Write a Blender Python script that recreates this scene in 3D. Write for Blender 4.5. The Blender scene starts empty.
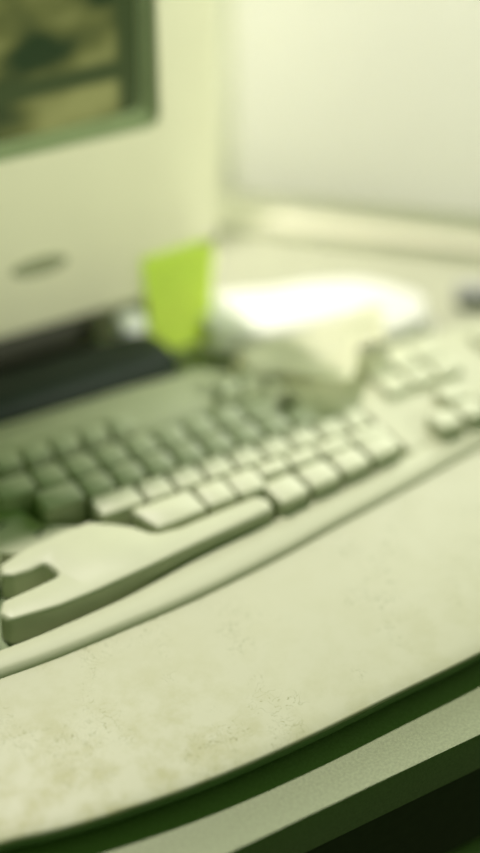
import bpy, bmesh, math, random
from mathutils import Vector, Matrix, noise
random.seed(4)
MM = 0.001

# ------------------------------------------------------------------ camera
scene = bpy.context.scene
cam_data = bpy.data.cameras.new('camera')
cam = bpy.data.objects.new('camera', cam_data)
scene.collection.objects.link(cam)
right = Vector((0.86977802, -0.49344321, 0.0))
up = Vector((0.29177357, 0.51430081, 0.80645078))
back = right.cross(up)
m = Matrix((right, up, back)).transposed().to_4x4()
m.translation = Vector((-141.65, -374.49, 520.0)) * MM
cam.matrix_world = m
cam_data.sensor_fit = 'AUTO'
cam_data.sensor_width = 36.0
cam_data.lens = 1400.0 / 853.0 * 36.0
cam_data.clip_start = 0.02
cam_data.dof.use_dof = True
cam_data.dof.focus_distance = 0.67
cam_data.dof.aperture_fstop = 1.45
cam_data.dof.aperture_blades = 0
scene.camera = cam

# ------------------------------------------------------------------ world, sun, added fill lights, exposure
world = bpy.data.worlds.new('world'); scene.world = world
world.use_nodes = True
wn = world.node_tree.nodes; wl = world.node_tree.links
wn.clear()
wo = wn.new('ShaderNodeOutputWorld'); wb = wn.new('ShaderNodeBackground')
tc = wn.new('ShaderNodeTexCoord'); sx = wn.new('ShaderNodeSeparateXYZ')
cr = wn.new('ShaderNodeValToRGB')
wl.new(tc.outputs['Generated'], sx.inputs[0]); wl.new(sx.outputs['Z'], cr.inputs[0])
cr.color_ramp.elements[0].position = 0.1; cr.color_ramp.elements[0].color = (0.008, 0.045, 0.005, 1)
cr.color_ramp.elements[1].position = 0.9; cr.color_ramp.elements[1].color = (0.20, 0.47, 0.075, 1)
wl.new(cr.outputs[0], wb.inputs[0]); wb.inputs[1].default_value = 0.30
wl.new(wb.outputs[0], wo.inputs[0])

sd = bpy.data.lights.new('sun', 'SUN'); sd.energy = 2.55; sd.color = (1.0, 0.915, 0.83); sd.angle = math.radians(2.5)
sun = bpy.data.objects.new('sun', sd); scene.collection.objects.link(sun)
to_sun = Vector((-0.02, 1.0, 2.25)).normalized()
sun.rotation_euler = to_sun.to_track_quat('Z', 'Y').to_euler()
sun.location = (0, 1, 2)

ad = bpy.data.lights.new('right_fill', 'AREA'); ad.shape = 'RECTANGLE'; ad.size = 0.7; ad.size_y = 0.6  # added fill from the right for the monitor face
ad.energy = 1.0; ad.color = (0.98, 1.0, 0.70)
al = bpy.data.objects.new('right_fill', ad); scene.collection.objects.link(al)
al.location = (1.75, -0.22, 0.42)
al.rotation_euler = (Vector(al.location) - Vector((0.1, 0.35, 0.15))).to_track_quat('Z', 'Y').to_euler()

bd = bpy.data.lights.new('wall_backlight', 'AREA'); bd.shape = 'RECTANGLE'; bd.size = 0.6; bd.size_y = 0.5  # added light behind the translucent wall panel to make it glow
bd.energy = 6.2; bd.color = (0.98, 1.0, 0.87)
bl = bpy.data.objects.new('wall_backlight', bd); scene.collection.objects.link(bl)
bl.location = (0.95, 0.75, 0.5)
bl.rotation_euler = (Vector(bl.location) - Vector((0.62, 0.3, 0.22))).to_track_quat('Z', 'Y').to_euler()

ld = bpy.data.lights.new('monitor_fill', 'SPOT'); ld.energy = 23; ld.color = (0.96, 1.0, 0.80)  # added fill spot for the monitor and papers, no lamp stands here
ld.shadow_soft_size = 0.06; ld.spot_size = math.radians(27); ld.spot_blend = 0.4
ll = bpy.data.objects.new('monitor_fill', ld); scene.collection.objects.link(ll)
ll.location = (0.52, -0.50, 0.50)
ll.rotation_euler = (Vector(ll.location) - Vector((0.21, 0.36, 0.165))).to_track_quat('Z', 'Y').to_euler()

scene.view_settings.view_transform = 'Standard'
scene.view_settings.look = 'None'
scene.view_settings.gamma = 1.0
scene.view_settings.use_curve_mapping = False
scene.view_settings.exposure = 0.5

# ------------------------------------------------------------------ materials
def mat(name, col, rough=0.5, var=0.04, scale=60, bump=0.0, bscale=900, spec=0.4, col2=None, trans=0.0):
    M = bpy.data.materials.new(name); M.use_nodes = True
    nt = M.node_tree; b = nt.nodes['Principled BSDF']
    b.inputs['Roughness'].default_value = rough
    b.inputs['Specular IOR Level'].default_value = spec
    t = nt.nodes.new('ShaderNodeTexCoord')
    n = nt.nodes.new('ShaderNodeTexNoise'); n.inputs['Scale'].default_value = scale; n.inputs['Detail'].default_value = 4
    r = nt.nodes.new('ShaderNodeValToRGB')
    c2 = col2 or tuple(max(0, c * (1 - var * 2)) for c in col)
    r.color_ramp.elements[0].position = 0.35; r.color_ramp.elements[0].color = (*c2, 1)
    r.color_ramp.elements[1].position = 0.65; r.color_ramp.elements[1].color = (*col, 1)
    nt.links.new(t.outputs['Object'], n.inputs['Vector']); nt.links.new(n.outputs['Fac'], r.inputs[0])
    nt.links.new(r.outputs[0], b.inputs['Base Color'])
    if bump:
        n2 = nt.nodes.new('ShaderNodeTexNoise'); n2.inputs['Scale'].default_value = bscale
        bp = nt.nodes.new('ShaderNodeBump'); bp.inputs['Strength'].default_value = bump; bp.inputs['Distance'].default_value = 0.0004
        nt.links.new(t.outputs['Object'], n2.inputs['Vector'])
        nt.links.new(n2.outputs['Fac'], bp.inputs['Height']); nt.links.new(bp.outputs[0], b.inputs['Normal'])
    if trans:
        b.inputs['Transmission Weight'].default_value = 0.0
        b.inputs['Subsurface Weight'].default_value = trans
        b.inputs['Subsurface Radius'].default_value = (0.01, 0.01, 0.006)
    return M

M_KEY = mat('key_plastic', (0.525, 0.555, 0.405), 0.42, 0.02, 40, 0.15, 1500)
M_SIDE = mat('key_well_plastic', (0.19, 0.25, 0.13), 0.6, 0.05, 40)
M_CASE = mat('case_plastic', (0.505, 0.53, 0.385), 0.5, 0.02, 30, 0.25, 1800)
M_LEDW = mat('indicator_dark', (0.06, 0.08, 0.05), 0.4)
M_PALM_SHADE = mat('palm_front_shade', (0.16, 0.28, 0.11), 0.6, 0.05, 30)  # palm front shade put into a dark green colour
M_DESK = mat('desk_laminate', (0.29, 0.33, 0.205), 0.55, 0.10, 700, 0.5, 1200)
M_EDGE_SHADE = mat('desk_edge_shaded', (0.045, 0.055, 0.03), 0.7, 0.08, 200)  # shade of the desk front put into the colour, legs share it
M_MON = mat('monitor_plastic', (0.78, 0.75, 0.57), 0.5, 0.02, 12, 0.2, 1500)
M_MOND = mat('monitor_recess', (0.30, 0.31, 0.20), 0.5)
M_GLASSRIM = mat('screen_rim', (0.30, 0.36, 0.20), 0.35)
M_BLACK = mat('black_rubber', (0.006, 0.016, 0.010), 0.6, 0.1, 60)
M_BASED = mat('dark_stand', (0.035, 0.035, 0.02), 0.6, 0.1, 60)
M_STICKY = mat('sticky_paper', (0.93, 1.0, 0.20), 0.8, 0.02, 30, spec=0.1)
M_WHITE = mat('white_paper', (0.86, 0.86, 0.85), 0.9, 0.01, 60, spec=0.1, trans=0.3)
M_CREAM = mat('cream_paper', (0.80, 0.80, 0.66), 0.9, 0.01, 60, spec=0.1, trans=0.2)
M_LIT_DESK = mat('lit_desk_tone', (0.50, 0.52, 0.40), 0.7, 0.05, 60, spec=0.2)
M_WALL = mat('wall_paint', (0.84, 0.83, 0.70), 0.9, 0.02, 8, spec=0.1)
M_BACKLIT = bpy.data.materials.new('backlit_wall'); M_BACKLIT.use_nodes = True
_n = M_BACKLIT.node_tree; _b = _n.nodes['Principled BSDF']; _b.inputs['Base Color'].default_value = (0.86, 0.86, 0.79, 1); _b.inputs['Roughness'].default_value = 0.9
_t = _n.nodes.new('ShaderNodeBsdfTranslucent'); _t.inputs['Color'].default_value = (0.95, 0.94, 0.89, 1)
_mx = _n.nodes.new('ShaderNodeMixShader'); _mx.inputs[0].default_value = 0.6
_tx = _n.nodes.new('ShaderNodeTexCoord'); _ns = _n.nodes.new('ShaderNodeTexNoise'); _ns.inputs['Scale'].default_value = 5
_bp = _n.nodes.new('ShaderNodeBump'); _bp.inputs['Strength'].default_value = 0.1
_n.links.new(_tx.outputs['Object'], _ns.inputs['Vector']); _n.links.new(_ns.outputs['Fac'], _bp.inputs['Height']); _n.links.new(_bp.outputs[0], _b.inputs['Normal'])
_n.links.new(_b.outputs[0], _mx.inputs[1]); _n.links.new(_t.outputs[0], _mx.inputs[2])
_n.links.new(_mx.outputs[0], _n.nodes['Material Output'].inputs['Surface'])
M_SILL = mat('sill_paint', (0.90, 0.88, 0.74), 0.7, 0.02, 8, spec=0.2)
M_GREY = mat('grey_rubber', (0.40, 0.41, 0.42), 0.8, 0.05, 90)
M_FLOOR = mat('floor_carpet', (0.10, 0.11, 0.07), 0.95, 0.15, 80)

# palm rest: same plastic, with worn grime patches and fine marks
def paper_mat(name, col, fac):
    M = mat(name, col, 0.9, 0.01, 60, spec=0.1)
    nt = M.node_tree; b = nt.nodes['Principled BSDF']
    t = nt.nodes.new('ShaderNodeBsdfTranslucent'); t.inputs['Color'].default_value = (*col, 1)
    m_ = nt.nodes.new('ShaderNodeMixShader'); m_.inputs[0].default_value = fac
    nt.links.new(b.outputs[0], m_.inputs[1]); nt.links.new(t.outputs[0], m_.inputs[2])
    nt.links.new(m_.outputs[0], nt.nodes['Material Output'].inputs['Surface'])
    return M
M_TISSUE = paper_mat('tissue_paper', (0.92, 0.92, 0.89), 0.15)
M_CREAM = paper_mat('cream_paper', (0.88, 0.88, 0.74), 0.3)
M_STICKY = paper_mat('sticky_note_paper', (0.84, 1.0, 0.20), 0.08)
def palm_material():
    M = mat('palm_rest_plastic', (0.47, 0.485, 0.355), 0.45, 0.01, 30, 0.2, 1800)
    nt = M.node_tree; b = nt.nodes['Principled BSDF']; ln = nt.links
    t = nt.nodes.new('ShaderNodeTexCoord')
    base = b.inputs['Base Color'].links[0].from_socket
    # soft olive stains, densest at the left where the hand lay; front shade mixed in
    n1 = nt.nodes.new('ShaderNodeTexNoise'); n1.inputs['Scale'].default_value = 62; n1.inputs['Detail'].default_value = 5; n1.inputs['Roughness'].default_value = 0.62
    r1 = nt.nodes.new('ShaderNodeValToRGB'); r1.color_ramp.elements[0].position = 0.42; r1.color_ramp.elements[1].position = 0.66
    ln.new(t.outputs['Object'], n1.inputs['Vector']); ln.new(n1.outputs['Fac'], r1.inputs[0])
    s = nt.nodes.new('ShaderNodeSeparateXYZ'); ln.new(t.outputs['Object'], s.inputs[0])
    mr = nt.nodes.new('ShaderNodeMapRange'); mr.inputs['From Min'].default_value = 0.11; mr.inputs['From Max'].default_value = 0.0
    mr.inputs['To Min'].default_value = 0.22; mr.inputs['To Max'].default_value = 0.8
    ln.new(s.outputs['X'], mr.inputs['Value'])
    my = nt.nodes.new('ShaderNodeMapRange'); my.inputs['From Min'].default_value = 0.07; my.inputs['From Max'].default_value = 0.0  # stains thicken toward the front, painting in its darker shade
    my.inputs['To Min'].default_value = 0.35; my.inputs['To Max'].default_value = 1.25
    ln.new(s.outputs['Y'], my.inputs['Value'])
    mu0 = nt.nodes.new('ShaderNodeMath'); mu0.operation = 'MULTIPLY'
    ln.new(r1.outputs[0], mu0.inputs[0]); ln.new(mr.outputs[0], mu0.inputs[1])
    mu = nt.nodes.new('ShaderNodeMath'); mu.operation = 'MULTIPLY'; mu.use_clamp = True
    ln.new(mu0.outputs[0], mu.inputs[0]); ln.new(my.outputs[0], mu.inputs[1])
    mx = nt.nodes.new('ShaderNodeMix'); mx.data_type = 'RGBA'
    ln.new(mu.outputs[0], mx.inputs['Factor']); ln.new(base, mx.inputs['A']); mx.inputs['B'].default_value = (0.33, 0.33, 0.15, 1)
    # thin squiggly scratches
    n2 = nt.nodes.new('ShaderNodeTexNoise'); n2.inputs['Scale'].default_value = 130; n2.inputs['Detail'].default_value = 2; n2.inputs['Distortion'].default_value = 1.5
    ln.new(t.outputs['Object'], n2.inputs['Vector'])
    r2 = nt.nodes.new('ShaderNodeValToRGB')
    e = r2.color_ramp.elements; e[0].position = 0.485; e[0].color = (0, 0, 0, 1); e[1].position = 0.5; e[1].color = (1, 1, 1, 1)
    q = e.new(0.515); q.color = (0, 0, 0, 1)
    ln.new(n2.outputs['Fac'], r2.inputs[0])
    n3 = nt.nodes.new('ShaderNodeTexNoise'); n3.inputs['Scale'].default_value = 34
    r3 = nt.nodes.new('ShaderNodeValToRGB'); r3.color_ramp.elements[0].position = 0.50; r3.color_ramp.elements[1].position = 0.64
    ln.new(t.outputs['Object'], n3.inputs['Vector']); ln.new(n3.outputs['Fac'], r3.inputs[0])
    m2 = nt.nodes.new('ShaderNodeMath'); m2.operation = 'MULTIPLY'; ln.new(r2.outputs[0], m2.inputs[0]); ln.new(r3.outputs[0], m2.inputs[1])
    m3 = nt.nodes.new('ShaderNodeMath'); m3.operation = 'MULTIPLY'; ln.new(m2.outputs[0], m3.inputs[0]); m3.inputs[1].default_value = 0.8
    mx2 = nt.nodes.new('ShaderNodeMix'); mx2.data_type = 'RGBA'
    ln.new(m3.outputs[0], mx2.inputs['Factor']); ln.new(mx.outputs['Result'], mx2.inputs['A']); mx2.inputs['B'].default_value = (0.20, 0.21, 0.09, 1)
    ln.new(mx2.outputs['Result'], b.inputs['Base Color'])
    return M
M_PALM = palm_material()

# room reflections on the dark screen, painted as dim glowing olive blobs
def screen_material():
    M = bpy.data.materials.new('screen_painted_reflections'); M.use_nodes = True
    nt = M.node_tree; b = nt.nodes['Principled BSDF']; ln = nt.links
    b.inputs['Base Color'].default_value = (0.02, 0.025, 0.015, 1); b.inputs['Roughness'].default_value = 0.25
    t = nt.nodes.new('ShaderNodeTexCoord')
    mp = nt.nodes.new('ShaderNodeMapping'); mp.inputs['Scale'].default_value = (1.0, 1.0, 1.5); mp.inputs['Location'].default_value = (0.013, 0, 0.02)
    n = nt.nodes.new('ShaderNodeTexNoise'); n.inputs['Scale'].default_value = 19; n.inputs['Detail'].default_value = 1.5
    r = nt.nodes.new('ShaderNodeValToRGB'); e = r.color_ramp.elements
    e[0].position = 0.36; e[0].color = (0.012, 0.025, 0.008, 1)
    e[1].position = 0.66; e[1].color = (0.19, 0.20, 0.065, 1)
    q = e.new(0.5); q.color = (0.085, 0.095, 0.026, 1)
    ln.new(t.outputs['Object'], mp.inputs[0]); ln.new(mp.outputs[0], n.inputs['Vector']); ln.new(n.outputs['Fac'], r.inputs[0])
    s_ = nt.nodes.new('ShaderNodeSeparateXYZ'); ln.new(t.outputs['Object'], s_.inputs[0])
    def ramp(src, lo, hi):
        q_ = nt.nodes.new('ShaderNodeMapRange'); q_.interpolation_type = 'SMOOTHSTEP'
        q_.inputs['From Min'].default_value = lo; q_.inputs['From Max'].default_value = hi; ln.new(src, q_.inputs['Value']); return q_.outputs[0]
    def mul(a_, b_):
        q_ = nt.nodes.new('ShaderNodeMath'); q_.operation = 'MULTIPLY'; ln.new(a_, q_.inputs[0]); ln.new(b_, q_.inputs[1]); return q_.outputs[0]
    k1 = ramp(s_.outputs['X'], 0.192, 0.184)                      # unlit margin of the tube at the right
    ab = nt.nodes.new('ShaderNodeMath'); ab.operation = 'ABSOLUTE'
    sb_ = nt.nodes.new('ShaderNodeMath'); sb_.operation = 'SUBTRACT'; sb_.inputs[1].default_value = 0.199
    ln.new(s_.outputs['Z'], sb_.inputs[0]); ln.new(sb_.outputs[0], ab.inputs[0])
    k2 = ramp(ab.outputs[0], 0.003, 0.009)                        # dark bar across the painted reflections
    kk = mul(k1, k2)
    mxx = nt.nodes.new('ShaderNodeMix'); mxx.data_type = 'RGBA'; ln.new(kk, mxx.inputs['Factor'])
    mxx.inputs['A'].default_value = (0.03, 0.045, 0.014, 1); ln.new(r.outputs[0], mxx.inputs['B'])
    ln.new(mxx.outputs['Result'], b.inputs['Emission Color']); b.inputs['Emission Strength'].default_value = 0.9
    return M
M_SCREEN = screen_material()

# ------------------------------------------------------------------ helpers (all sizes in millimetres)
def finish(name, bm, material, parent=None, loc=(0, 0, 0), smooth=True):
    bmesh.ops.recalc_face_normals(bm, faces=bm.faces)
    me = bpy.data.meshes.new(name); bm.to_mesh(me); bm.free()
    if smooth:
        for p in me.polygons: p.use_smooth = True
        me.set_sharp_from_angle(angle=math.radians(38))
    o = bpy.data.objects.new(name, me); scene.collection.objects.link(o)
    me.materials.append(material)
    if parent: o.parent = parent
    o.location = Vector(loc) * MM
    return o

def empty(name, label, cat, loc=(0, 0, 0), group=None):
    o = bpy.data.objects.new(name, None); scene.collection.objects.link(o)
    o.location = Vector(loc) * MM; o.empty_display_size = 0.02
    o['label'] = label; o['category'] = cat
    if group: o['group'] = group
    return o

def tag(o, label, cat, group=None):
    o['label'] = label; o['category'] = cat
    if group: o['group'] = group

def fillet(pts, r, n=5):
    """round every corner of a closed polygon; r is one radius or one per corner"""
    out = []; N = len(pts)
    for i in range(N):
        p = Vector(pts[i][:2]); a = Vector(pts[i - 1][:2]) - p; b = Vector(pts[(i + 1) % N][:2]) - p
        ri = r[i] if isinstance(r, (list, tuple)) else r
        la, lb = a.length, b.length; a.normalize(); b.normalize()
        ang = a.angle(b)
        if ri <= 0.01 or ang > math.radians(172): out.append(p); continue
        t = min(ri / math.tan(ang / 2), la * .48, lb * .48)
        s, e = p + a * t, p + b * t
        for k in range(n + 1):
            u = k / n
            out.append(s * (1 - u) ** 2 + p * 2 * u * (1 - u) + e * u * u)
    return out

def spline(pts, n=6):
    """smooth open line through points"""
    P = [Vector(p) for p in pts]; out = []
    for i in range(len(P) - 1):
        p0 = P[max(i - 1, 0)]; p1 = P[i]; p2 = P[i + 1]; p3 = P[min(i + 2, len(P) - 1)]
        for k in range(n):
            t = k / n
            out.append(0.5 * ((2 * p1) + (p2 - p0) * t + (2 * p0 - 5 * p1 + 4 * p2 - p3) * t * t + (3 * p1 - p0 - 3 * p2 + p3) * t ** 3))
    out.append(P[-1]); return out

def inset(pts, d):
    N = len(pts); out = []
    area = sum(pts[i].x * pts[(i + 1) % N].y - pts[(i + 1) % N].x * pts[i].y for i in range(N))
    s = 1 if area > 0 else -1
    for i in range(N):
        a = (pts[i] - pts[i - 1]); b = (pts[(i + 1) % N] - pts[i])
        if a.length < 1e-6: a = b
        if b.length < 1e-6: b = a
        a = a.normalized(); b = b.normalized()
        na = Vector((-a.y, a.x)) * s; nb = Vector((-b.y, b.x)) * s
        v = na + nb
        if v.length < 1e-6: v = na
        v.normalize(); c = max(v.dot(na), 0.6)
        out.append(pts[i] + v * (d / c))
    return out

def add_slab(bm, pts, rings, top=None, tilt=None):
    """rings = [(inset, z), ...] from bottom to top; closed solid"""
    loops = []
    for d, z in rings:
        q = inset(pts, d) if d else pts
        zz = (lambda p: z) if tilt is None else (lambda p: z + tilt(p))
        loops.append([bm.verts.new((p.x * MM, p.y * MM, zz(p) * MM)) for p in q])
    n = len(pts)
    for a, b in zip(loops, loops[1:]):
        for i in range(n):
            bm.faces.new((a[i], a[(i + 1) % n], b[(i + 1) % n], b[i]))
    bm.faces.new(loops[0][::-1]); f = bm.faces.new(loops[-1])
    bmesh.ops.triangulate(bm, faces=[f]) if len(loops[-1]) > 40 else None
    return bm

def rect(x0, y0, x1, y1): return [(x0, y0), (x1, y0), (x1, y1), (x0, y1)]

def add_box(bm, x0, x1, y0, y1, z0, z1, bev=0):
    r = bmesh.ops.create_cube(bm, size=1)
    vs = r['verts']
    for v in vs:
        v.co = Vector(((x0 + x1) / 2 + v.co.x * (x1 - x0), (y0 + y1) / 2 + v.co.y * (y1 - y0), (z0 + z1) / 2 + v.co.z * (z1 - z0))) * MM
    if bev:
        es = list({e for v in vs for e in v.link_edges})
        bmesh.ops.bevel(bm, geom=es, offset=bev * MM, segments=3, affect='EDGES', profile=0.5)
    return bm

def struct(o): o['kind'] = 'structure'; return o

# ------------------------------------------------------------------ setting
bm = bmesh.new(); add_box(bm, -1800, 2200, -1500, 1900, -780, -730)
struct(finish('floor', bm, M_FLOOR))
def wall(name, a, b, th, z0, z1, material):
    bm = bmesh.new(); d = (Vector(b) - Vector(a)).normalized(); nrm = Vector((-d.y, d.x)) * th
    A, B = Vector(a), Vector(b)
    q = [A, B, B + nrm, A + nrm]
    add_slab(bm, q, [(0, z0), (0, z1)])
    return struct(finish(name, bm, material, smooth=False))
WC = (366, 531); WD = Vector((0.716, -0.698))
WE = (366 + .716 * 700, 531 - .698 * 700)
wall('wall_back', (-900, 531), WC, -1, -730, 330, M_WALL) if False else None
bm = bmesh.new(); add_slab(bm, [Vector(p) for p in ((-1300, 531), (366, 531), (372, 545), (-1300, 545))], [(0, -730), (0, 178)])
struct(finish('wall_back', bm, M_WALL, smooth=False))
bm = bmesh.new(); add_slab(bm, [Vector(p) for p in (WC, WE, (WE[0] + 3, WE[1] + 3), (369, 534))], [(0, -20), (0, 182)])
struct(finish('backlit_wall_1', bm, M_BACKLIT, smooth=False))  # oblique wall built as a translucent panel, lit from behind to brighten it
# pale ledge along the foot of the oblique wall
n = Vector((-0.698, -0.716)); A = Vector(WC); B = Vector(WE)
bm = bmesh.new(); q = fillet([A - Vector((40, 0)), B, B + n * 62, A + n * 52 - Vector((30, 0))], 3)
add_slab(bm, q, [(0, 0.5), (0, 9), (1.5, 11)])
struct(finish('trim_1', bm, M_SILL))

# desk
desk = empty('desk', 'pale speckled laminate desk with shade painted on its front edge under the keyboard', 'desk', (200, 200, -730))
def dk(p): return (p[0] - 200, p[1] - 200, p[2] + 730)
bm = bmesh.new()
pr = [(-34, -2.2), (-33.2, -.7), (-31.5, 0)]
out = [Vector(p) for p in ((-700, -34), (840, -34), (840, 20), (362, 524), (-700, 527))]
add_slab(bm, out, [(0, -26), (0, -2.2), (0.8, -.7), (2.4, 0)])
finish('tabletop', bm, M_DESK, desk, dk((0, 0, 0)))
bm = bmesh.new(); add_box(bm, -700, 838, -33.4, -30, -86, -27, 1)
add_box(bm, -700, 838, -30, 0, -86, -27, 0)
finish('apron', bm, M_EDGE_SHADE, desk, dk((0, 0, 0)))
bm = bmesh.new(); add_box(bm, -560, 700, -38, -20, -260, -92, 3)
dr = finish('drawer', bm, M_DESK, desk, dk((0, 0, 0)))
bm = bmesh.new()
pts = [Vector((60, -38, -170)), Vector((60, -58, -170)), Vector((180, -58, -170)), Vector((180, -38, -170))]
for a, b in zip(pts, pts[1:]):
    d = (b - a); cyl = bmesh.ops.create_cone(bm, cap_ends=True, segments=14, radius1=4 * MM, radius2=4 * MM, depth=(d.length + 4) * MM)
    rot = d.to_track_quat('Z', 'Y').to_matrix().to_4x4(); rot.translation = (a + b) / 2 * MM
    bmesh.ops.transform(bm, matrix=rot, verts=cyl['verts'])
finish('handle', bm, M_GREY, dr)
for x, y in ((-690, -20), (700, -20), (-690, 480), (360, 480)):
    bm = bmesh.new(); add_box(bm, x, x + 45, y, y + 40, -730, -26, 2)
    finish('leg', bm, M_EDGE_SHADE, desk, dk((0, 0, 0)))

# ------------------------------------------------------------------ keyboard
kb = empty('keyboard', 'worn beige split ergonomic keyboard with a curved palm rest on the desk', 'keyboard', (60, 120, 0))
K0 = (-60, -120, 0)
palm_front = spline([(-330, 30), (-250, 22), (-150, 14), (-80, 12), (-43, 9), (-22, 4), (0, 0), (47, -5), (100, -6), (157, -4), (207, -2), (280, 4), (350, 14), (410, 27)])
ridge = spline([(-330, 112), (-220, 103), (-110, 97), (-9, 93), (22, 92), (60, 93), (101, 95), (153, 101), (195, 108), (240, 115), (304, 126), (380, 138), (452, 150)])
lip_back = spline([(-330, 128), (-200, 118), (-90, 110), (0, 108), (32, 109), (70, 112), (116, 120), (148, 124), (176, 128), (215, 132), (258, 138), (304, 147), (380, 159), (454, 171)])

def V2(l): return [Vector((p[0], p[1])) for p in l]
# palm rest: top slab with a rounded nose and a receding underside
pf = V2(palm_front); rg = V2(ridge)
out = pf + [Vector((448, 60)), Vector((456, 100))] + [p + Vector((0, 2.0)) for p in rg[::-1]] + [Vector((-345, 90)), Vector((-345, 50))]
bm = bmesh.new()
def loft(bm, A, B, prof, N=110):
    def res(l):
        L = [0]
        for a, b in zip(l, l[1:]): L.append(L[-1] + (b - a).length)
        o = []
        for k in range(N + 1):
            q = L[-1] * k / N; i = 0
            while i < len(L) - 2 and L[i + 1] < q: i += 1
            o.append(l[i].lerp(l[i + 1], min((q - L[i]) / max(L[i + 1] - L[i], 1e-6), 1)))
        return o
    rows = []
    for a, b in zip(res(A), res(B)):
        w = (b - a).length; d = (b - a) / w
        rows.append([bm.verts.new(((a + d * (u + f * w)).x * MM, (a + d * (u + f * w)).y * MM, z * MM)) for f, u, z in prof])
    for r_, q_ in zip(rows, rows[1:]):
        for i in range(len(prof)):
            j = (i + 1) % len(prof); bm.faces.new((r_[i], q_[i], q_[j], r_[j]))
    bm.faces.new(rows[0]); bm.faces.new(rows[-1][::-1])
def ptop(t): return 16.6 + 5.6 * (1 - (1 - t) ** 2.8)
prof = [(0, 0.3, 14.2), (0, 0, 14.8), (0, .15, 15.6), (0, .6, 16.3), (0, 1.3, 16.6)]
prof += [(t, 1.3 * (1 - t), ptop(t)) for t in [k / 14 for k in range(1, 15)]] + [(1, 2.0, 22.2), (1, 2.0, 14.2)]
loft(bm, pf + [Vector((438, 50))], rg, prof)
palm = finish('palm_rest', bm, M_PALM, kb, K0)
bm = bmesh.new(); loft(bm, pf + [Vector((438, 50))], rg, [(0, 7, .6), (0, 4.5, 4), (0, 1.4, 10), (0, .5, 14.15), (1, 1.6, 14.15), (1, 1.6, .6)]); finish('palm_rest_shaded_base', bm, M_PALM_SHADE, palm)  # lower band coloured dark for the shade on the palm front
# case: floor of the key well, front lip, decks
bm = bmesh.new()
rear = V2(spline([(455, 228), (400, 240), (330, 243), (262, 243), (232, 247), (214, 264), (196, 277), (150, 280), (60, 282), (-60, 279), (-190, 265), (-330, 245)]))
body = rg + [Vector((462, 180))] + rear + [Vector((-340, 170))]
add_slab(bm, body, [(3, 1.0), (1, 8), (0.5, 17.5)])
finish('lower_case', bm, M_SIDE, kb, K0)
# upper shell lip between the palm rest and the keys
def strip(bm, front, backl, prof):
    """sweep: prof = [(u 0..1 front to back, z)]; both lines resampled to equal counts"""
    N = 90
    def res(l):
        L = [0]
        for a, b in zip(l, l[1:]): L.append(L[-1] + (b - a).length)
        o = []
        for k in range(N + 1):
            s = L[-1] * k / N; i = 0
            while i < len(L) - 2 and L[i + 1] < s: i += 1
            t = (s - L[i]) / max(L[i + 1] - L[i], 1e-6); o.append(l[i].lerp(l[i + 1], min(t, 1)))
        return o
    A, B = res(front), res(backl); rows = []
    for a, b in zip(A, B):
        w = (b - a).length; d = (b - a) / w
        rows.append([bm.verts.new(((a + d * (u if u >= 0 else w + u)).x * MM, (a + d * (u if u >= 0 else w + u)).y * MM, z * MM)) for u, z in prof])
    for r, s in zip(rows, rows[1:]):
        for i in range(len(prof)):
            j = (i + 1) % len(prof); bm.faces.new((r[i], s[i], s[j], r[j]))
    bm.faces.new(rows[0]); bm.faces.new(rows[-1][::-1])
lipf = rg
lb = V2(lip_back)
bm = bmesh.new()
strip(bm, lipf, lb, [(0.2, 17), (0.3, 20.2), (1.2, 23.0), (2.8, 25.0), (5, 26.0), (-1.6, 27.0), (-.4, 26.4), (-.01, 25), (-.01, 17)])
finish('front_lip', bm, M_CASE, kb, K0)
# right deck around the cursor keys, with wells
def deck(name, outer, z, material=M_CASE):
    bm = bmesh.new(); add_slab(bm, outer, [(0, 17), (0, z - 1.4), (0.5, z - .4), (1.5, z)]); return finish(name, bm, material, kb, K0)
rr = [p for p in rg if p.x > 262]
outd = [p + Vector((0, .1)) for p in lb if p.x > 259.5] + [Vector((461, 180)), Vector((455, 226)), Vector((400, 238)), Vector((330, 241)), Vector((262.2, 241))]
d = deck('right_deck', fillet(outd, 3, 3), 26.5)
# rear deck behind the keys
outd = [Vector(p) for p in ((-150, 247), (-20, 247.5), (188, 247), (214, 247), (230, 246.6))] + [Vector((212, 262)), Vector((196, 274)), Vector((150, 277.5)), Vector((60, 279.5)), Vector((-60, 276.5)), Vector((-190, 262)), Vector((-200, 247))]
outd = [Vector(p) for p in ((-131, 234), (6, 234), (6, 226), (140, 226), (258, 226), (258, 240), (234, 243.5))] + outd[5:-1] + [Vector((-131, 267))]
deck('rear_deck', fillet(outd, 1.5, 2), 29.5)
outd = [Vector(p) for p in ((-338, 130), (-132, 113), (-134, 268), (-330, 243))]
deck('left_deck', fillet(outd, 3, 2), 26.5)
# the flat plate between the two halves, with its indicator slots
pl = [Vector(p) for p in ((30, 168), (72, 170), (86, 161), (78, 166), (52, 184), (46, 202), (28, 220), (14, 226), (12, 232), (-29, 232), (-18, 214), (-4, 195), (14, 181))]
bm = bmesh.new(); add_slab(bm, fillet(pl, 2, 3), [(0, 17), (0, 27.6), (.6, 28.2)])
plate = finish('center_plate', bm, M_CASE, kb, K0)
for cx, cy, a in ((32, 194, .5), (48, 178, .5), (22, 212, .5)):
    bm = bmesh.new()
    q = [Vector((cx + math.cos(a) * u - math.sin(a) * v, cy + math.sin(a) * u + math.cos(a) * v)) for u, v in ((-3.6, -1.1), (3.6, -1.1), (3.6, 1.1), (-3.6, 1.1))]
    add_slab(bm, q, [(0, 27.9), (0, 28.35)]); finish('indicator_light', bm, M_LEDW, plate)

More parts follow.
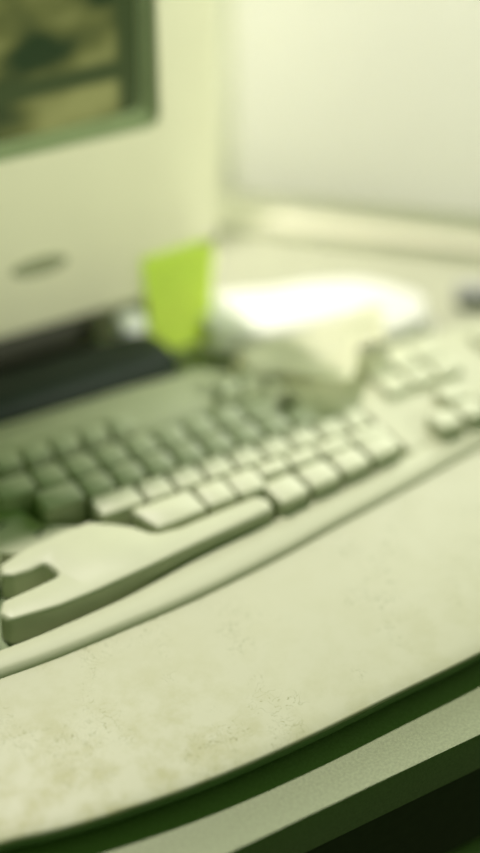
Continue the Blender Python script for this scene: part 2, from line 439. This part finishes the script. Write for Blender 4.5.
# space bar: long, one raised lobe toward the centre, notch at its left end
sb = [(6, 116), (32, 113.5), (54, 114.5), (84, 117.5), (115, 121), (147, 124), (164, 126), (166, 136), (160, 141.5), (140, 140.5), (112, 138.5), (98, 141), (91, 152), (84, 158), (72, 167), (55, 167), (31, 163), (17, 158), (14, 150), (20, 145.5), (30, 145), (38, 146.5), (41, 135.5), (24, 133.5), (8, 132), (3, 124)]
rads = [5, 20, 30, 30, 30, 20, 5, 4, 4, 10, 10, 8, 8, 5, 6, 8, 10, 5, 4, 5, 5, 3, 3, 8, 4, 4]
bm = bmesh.new()
add_slab(bm, fillet(sb, rads, 5), [(0, 18.5), (0.4, 31.5), (0.8, 33.6), (1.5, 34.6), (2.5, 35.0)])
finish('space_bar', bm, M_KEY, kb, K0)

def key(x, y, w, h, z=36, rot=0, base=18, parent=kb, skew=0, shape=None):
    w2, h2 = w / 2 - .6, h / 2 - .6
    P = shape or [(-w2, -h2), (w2, -h2), (w2 + skew, h2), (-w2 + skew, h2)]
    pts = fillet(P, 3.4, 4)
    bm = bmesh.new()
    add_slab(bm, pts, [(0, base - z), (0.1, -10), (0.35, -2.4), (0.55, -1.1), (1.0, -.3), (1.6, 0)])
    c = math.cos(rot); s = math.sin(rot)
    o = finish('key', bm, M_KEY, parent, (x - 60, y - 120, z))
    o.rotation_euler = (0, 0, rot)
    return o
# right half -------------------------------------------------
# bottom row: alt, two system keys, control
def quad(P, z=35.5):
    cx = sum(p[0] for p in P) / 4; cy = sum(p[1] for p in P) / 4
    return key(cx, cy, 0, 0, z, shape=[(p[0] - cx, p[1] - cy) for p in P])
quad([(169, 126.0), (189.5, 129), (188.5, 149.5), (167.5, 147.5)])
quad([(191.5, 129.3), (212, 131.8), (211, 151), (190.5, 149.7)])
quad([(214, 132.2), (234, 134.5), (233, 152.6), (213, 151.2)])
quad([(236, 135), (257, 138), (257, 154.5), (235, 152.8)])
# N key is wide and reaches down beside the space bar lobe, then the rest of its row
quad([(101, 141), (132.5, 142.5), (131, 163.8), (94, 163.5)], 36)
xs = 133
for k in range(6):
    w = 19.0 if k < 4 else (21.5 if k == 4 else 24)
    if xs + w > 260: break
    y0 = 144.2 + 0.035 * (xs - 133) + (6 if xs > 160 else 0)
    y0 = 143.5 if xs < 160 else 152.0
    quad([(xs, y0), (xs + w, y0 + .4), (xs + w, 163.8), (xs, 163.8)], 36)
    xs += w + .6
    if k == 0: pass
# home row, upper row, number row
def row(cx, y, n, z, last=None, first=None):
    for k in range(n):
        w = 19.0; x = cx + 19.0 * k
        if k == n - 1 and last:
            w = last; x = cx + 19.0 * k - 9.5 + w / 2
        if k == 0 and first:
            w = first; x = cx + 9.5 - w / 2
        key(x, y, w, 19.0, z)
row(97, 173.6, 9, 36.3, 15, 28)
row(70, 192.6, 9, 37, 17, 26)
row(50, 211.6, 9, 37.6, 21, 24)
bm = bmesh.new(); add_slab(bm, fillet(rect(231.5, 184.5, 262, 226.5), 2, 3), [(0, 17), (0, 28.6), (.8, 29.4)]); finish('lock_light_panel', bm, M_CASE, kb, K0)
# left half --------------------------------------------------
quad([(-22, 117), (0, 115.5), (-1, 141), (-22, 141)])
for k in range(5): quad([(-46 - 24 * k, 118 + k), (-24 - 24 * k, 117 + k), (-24 - 24 * k, 139 + k), (-46 - 24 * k, 140 + k)])
for r, (xr, y) in enumerate(((22, 168), (-6, 187), (-20, 206), (-32, 225))):
    if r == 0:
        quad([(-8, 150), (10, 153), (23.5, 169), (-8, 177)], 36)
        xr = -8
    for k in range(10 - (r == 0)):
        if xr - 9.5 - 19 * k < -120: break
        key(xr - 9.5 - 19 * k, y - (4 if r == 0 else 0) , 19, 19 if r else 22, 36 + r)
# function keys along the rear deck
for k in range(7): key(16 + 18 * k, 234, 17.5, 16, 39, base=25)
for k in range(3): key(196 + 16 * k, 236 + (0, 3, 0)[k], 15.5, 12, 41, base=25)

# cursor cluster and the block above it
for x, y in ((294, 148), (314, 149), (334, 151), (314, 168)):
    key(x, y, 19, 19, 36, base=24)
for j in range(2):
    for i in range(3): key(292 + 19.5 * i, 198 + 19.5 * j, 19.3, 19.3, 32, base=24)
for j in range(4):
    for i in range(3): key(376 + 19 * i, 158 + 19 * j, 18.9, 18.9, 32, base=24)

# ------------------------------------------------------------------ monitor
mo = empty('crt_monitor', 'beige tube monitor with olive reflections painted on its dark screen, behind the keyboard', 'monitor', (53, 400, 0))
MO = (-53, -400, 0)
X0, X1, Z0, Z1, YF = -147, 253, 40, 425, 345
SX0, SX1, SZ0, SZ1 = -100, 206, 166, 397
bm = bmesh.new()
# front bezel: rounded outer outline to screen opening, built as rings in XZ going back in Y
def ring_xz(x0, x1, z0, z1, r, y, n=8):
    pts = fillet([(x0, z0), (x1, z0), (x1, z1), (x0, z1)], r, n)
    return [bm.verts.new((p.x * MM, y * MM, p.y * MM)) for p in pts]
rings = [ring_xz(X0 + 30, X1 - 30, Z0 + 15, Z1 - 40, 16, 640), ring_xz(X0 + 20, X1 - 20, Z0 + 8, Z1 - 30, 18, 520),
         ring_xz(X0 + 3, X1 - 3, Z0 + 2, Z1 - 3, 16, 400), ring_xz(X0, X1, Z0, Z1, 16, 385), ring_xz(X0, X1, Z0, Z1, 16, YF + 12),
         ring_xz(X0 + 2, X1 - 2, Z0 + 2, Z1 - 2, 15, YF + 4), ring_xz(X0 + 9, X1 - 9, Z0 + 8, Z1 - 8, 12, YF),
         ring_xz(SX0 - 5, SX1 + 5, SZ0 - 5, SZ1 + 5, 9, YF)]
for a, b in zip(rings, rings[1:]):
    for i in range(len(a)): bm.faces.new((a[i], a[(i + 1) % len(a)], b[(i + 1) % len(a)], b[i]))
bm.faces.new(rings[0])
inner = ring_xz(SX0 + 3, SX1 - 3, SZ0 + 3, SZ1 - 3, 7, YF + 14)
a = rings[-1]
for i in range(len(a)): bm.faces.new((a[i], a[(i + 1) % len(a)], inner[(i + 1) % len(a)], inner[i]))
bm.faces.new(inner)
finish('housing', bm, M_MON, mo, MO)
# dark rim lining the screen recess
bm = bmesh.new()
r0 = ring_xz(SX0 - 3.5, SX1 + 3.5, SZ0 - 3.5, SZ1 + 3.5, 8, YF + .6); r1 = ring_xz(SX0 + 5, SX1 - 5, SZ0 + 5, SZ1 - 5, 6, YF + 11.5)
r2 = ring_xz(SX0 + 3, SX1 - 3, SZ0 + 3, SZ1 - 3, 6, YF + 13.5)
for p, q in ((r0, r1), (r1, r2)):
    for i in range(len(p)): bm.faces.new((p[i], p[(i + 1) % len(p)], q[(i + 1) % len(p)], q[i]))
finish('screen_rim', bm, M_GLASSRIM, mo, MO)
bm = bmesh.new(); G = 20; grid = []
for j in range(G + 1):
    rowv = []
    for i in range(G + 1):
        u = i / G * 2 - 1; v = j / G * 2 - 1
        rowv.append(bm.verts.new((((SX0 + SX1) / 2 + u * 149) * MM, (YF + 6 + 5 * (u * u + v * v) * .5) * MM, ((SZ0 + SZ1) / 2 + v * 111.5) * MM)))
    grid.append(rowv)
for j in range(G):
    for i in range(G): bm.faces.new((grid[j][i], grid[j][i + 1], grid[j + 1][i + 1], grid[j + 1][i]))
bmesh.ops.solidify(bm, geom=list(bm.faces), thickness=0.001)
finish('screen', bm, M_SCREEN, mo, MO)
# oval control hollow on the chin
bm = bmesh.new()
def oval(cx, cz, rx, rz, y, n=28): return [bm.verts.new(((cx + rx * math.cos(t * 2 * math.pi / n)) * MM, y * MM, (cz + rz * math.sin(t * 2 * math.pi / n)) * MM)) for t in range(n)]
L = [oval(124, 88, 19, 6.5, YF - .1), oval(124, 88, 18, 5.6, YF - 1.4), oval(124, 88, 15, 3.6, YF - 1.4), oval(124, 88, 13, 2.6, YF - .3)]
for p, q in zip(L, L[1:]):
    for i in range(len(p)): bm.faces.new((p[i], p[(i + 1) % 28], q[(i + 1) % 28], q[i]))
bm.faces.new(L[-1]); bm.faces.new(L[0][::-1])
finish('badge', bm, M_MOND, mo, MO)
bm = bmesh.new(); add_slab(bm, fillet(rect(-60, 385, 160, 560), 20), [(0, 24), (2, 30), (10, 41)]); finish('swivel', bm, M_BASED, mo, MO)
bm = bmesh.new(); add_slab(bm, fillet(rect(-80, 372, 180, 580), 30), [(0, .4), (0, 20), (3, 24)]); finish('stand', bm, M_BASED, mo, MO)

# ------------------------------------------------------------------ long dark bar in front of the monitor
bm = bmesh.new()
prof = fillet([(285, .5), (332, .5), (331, 33), (290, 36)], [6, 6, 12, 14], 6)
xsn = [(-210, .55), (-206, .85), (-198, 1), (178, 1), (187, .93), (192, .80), (195, .55)]
rows = []
for x, s in xsn:
    rows.append([bm.verts.new((x * MM, (309 + (p.x - 309) * s) * MM, (.5 + (p.y - .5) * s) * MM)) for p in prof])
for a, b in zip(rows, rows[1:]):
    for i in range(len(a)): bm.faces.new((a[i], a[(i + 1) % len(a)], b[(i + 1) % len(a)], b[i]))
bm.faces.new(rows[0]); bm.faces.new(rows[-1][::-1])
case = finish('pencil_case', bm, M_BLACK); tag(case, 'long dark green-black rounded case lying between the keyboard and the monitor', 'case')

# ------------------------------------------------------------------ sticky note hanging from the monitor's lower right corner
bm = bmesh.new(); rows = []
N = 10
for j in range(N + 1):
    v = j / N; z = 76 - 73 * v
    y = YF - 1.4 - 11 * max(0, v - .35) ** 1.6
    xl = 193 + 3.5 * v; xr = 246.5 - 6 * v
    rows.append([bm.verts.new(((xl + (xr - xl) * u / 6) * MM, (y - .8 * math.sin(u / 6 * math.pi) * v) * MM, (z - 1.5 * (1 - u / 6)) * MM)) for u in range(7)])
for a, b in zip(rows, rows[1:]):
    for i in range(6): bm.faces.new((a[i], a[i + 1], b[i + 1], b[i]))
bmesh.ops.solidify(bm, geom=list(bm.faces), thickness=0.0003)
st = finish('sticky_note', bm, M_STICKY); tag(st, 'bright yellow-green sticky note hanging from the lower right corner of the monitor', 'note')

# small white tub beside the note
bm = bmesh.new(); n = 24; L = []
for rr_, z in ((7.5, 0), (9, 1.5), (9.3, 22), (9.9, 24), (9.9, 32), (8.6, 35.5), (5, 37), (1.5, 37.3)):
    L.append([bm.verts.new((rr_ * math.cos(t * 2 * math.pi / n) * MM, rr_ * math.sin(t * 2 * math.pi / n) * MM, z * MM)) for t in range(n)])
for a, b in zip(L, L[1:]):
    for i in range(n): bm.faces.new((a[i], a[(i + 1) % n], b[(i + 1) % n], b[i]))
bm.faces.new(L[0][::-1]); bm.faces.new(L[-1])
cp = finish('plastic_tub', bm, M_WHITE, None, (181.5, 341.5, .3)); tag(cp, 'small round white tub standing at the foot of the yellow-green sticky note', 'tub')

# ------------------------------------------------------------------ crumpled white paper behind the keyboard
def crumple(name, c, sx_, sy_, sz_, rot, seed, label):
    bm = bmesh.new(); bmesh.ops.create_icosphere(bm, subdivisions=5, radius=1)
    for v in bm.verts:
        p = v.co.copy()
        r = 1 + .22 * noise.noise(p * 1.6 + Vector((seed, 0, 0))) + .10 * abs(noise.noise(p * 4 + Vector((0, seed, 0)))) - .05 * abs(noise.noise(p * 9))
        ex = .75
        q = Vector([math.copysign(abs(t) ** ex, t) for t in p]) * r
        q.z = max(q.z, -.55)
        q = Vector((q.x * sx_, q.y * sy_, (q.z + .55) * sz_))
        v.co = (Matrix.Rotation(rot, 3, 'Z') @ q) * MM
    o = finish(name, bm, M_TISSUE, None, c); tag(o, label, 'paper'); return o
crumple('crumpled_paper', (305, 311, 3.2), 82, 34, 15, -.40, 3.1, 'wide crumpled white paper lying behind the keyboard, right of the sticky note')
bm = bmesh.new()
add_slab(bm, fillet([Vector(p) for p in ((216, 290), (240, 252), (540, 252), (560, 262), (356, 470), (262, 470), (262, 300), (216, 300))], 4, 4), [(0, .2), (0, .9), (.4, 1.2)])  # pale patch added so the desk behind the keyboard looks lit
dm = finish('lit_desk_patch', bm, M_LIT_DESK); tag(dm, 'pale cream patch added to brighten the desk between the keyboard and the backlit wall', 'added_patch')
# thin cream sheet slumped over the keyboard's rear right corner
bm = bmesh.new(); rows = []
NN = 28
for j in range(NN + 1):
    r_ = []
    for i in range(NN + 1):
        u = i / NN; v = j / NN
        fx = 212 + 86 * u; fy = 226 - 26 * math.sin(min(u * 1.25, 1) * math.pi) * .8 - 12 * u + 5 * math.sin(u * 9)
        x = fx + (10 + 24 * u) * v; y = fy + (290 - fy - 18 * u) * v
        over = max(0.0, min(1.0, (280 - y) / 20)); over = over * over * (3 - 2 * over)
        z = 2.6 + over * 42 + 2.5 * noise.noise(Vector((u * 4, v * 4, 2))) * (.25 + 1.7 * over) + 6 * max(0, .25 - v) * 4 * (0.6 + .4 * math.sin(u * 7))
        r_.append(bm.verts.new((x * MM, y * MM, max(z, 1.9) * MM)))
    rows.append(r_)
for a, b in zip(rows, rows[1:]):
    for i in range(NN): bm.faces.new((a[i], a[i + 1], b[i + 1], b[i]))
bmesh.ops.solidify(bm, geom=list(bm.faces), thickness=0.0003)
sh = finish('paper_sheet', bm, M_CREAM); tag(sh, 'creased cream sheet of paper slumped over the rear right corner of the key block', 'paper')

# grey eraser at the right
bm = bmesh.new(); add_box(bm, -22, 22, -9, 9, 0, 13, 3)
er = finish('eraser', bm, M_GREY, None, (432, 283, 1.3)); er.rotation_euler = (0, 0, -.6)
tag(er, 'small grey block on the desk right of the crumpled white paper', 'eraser')
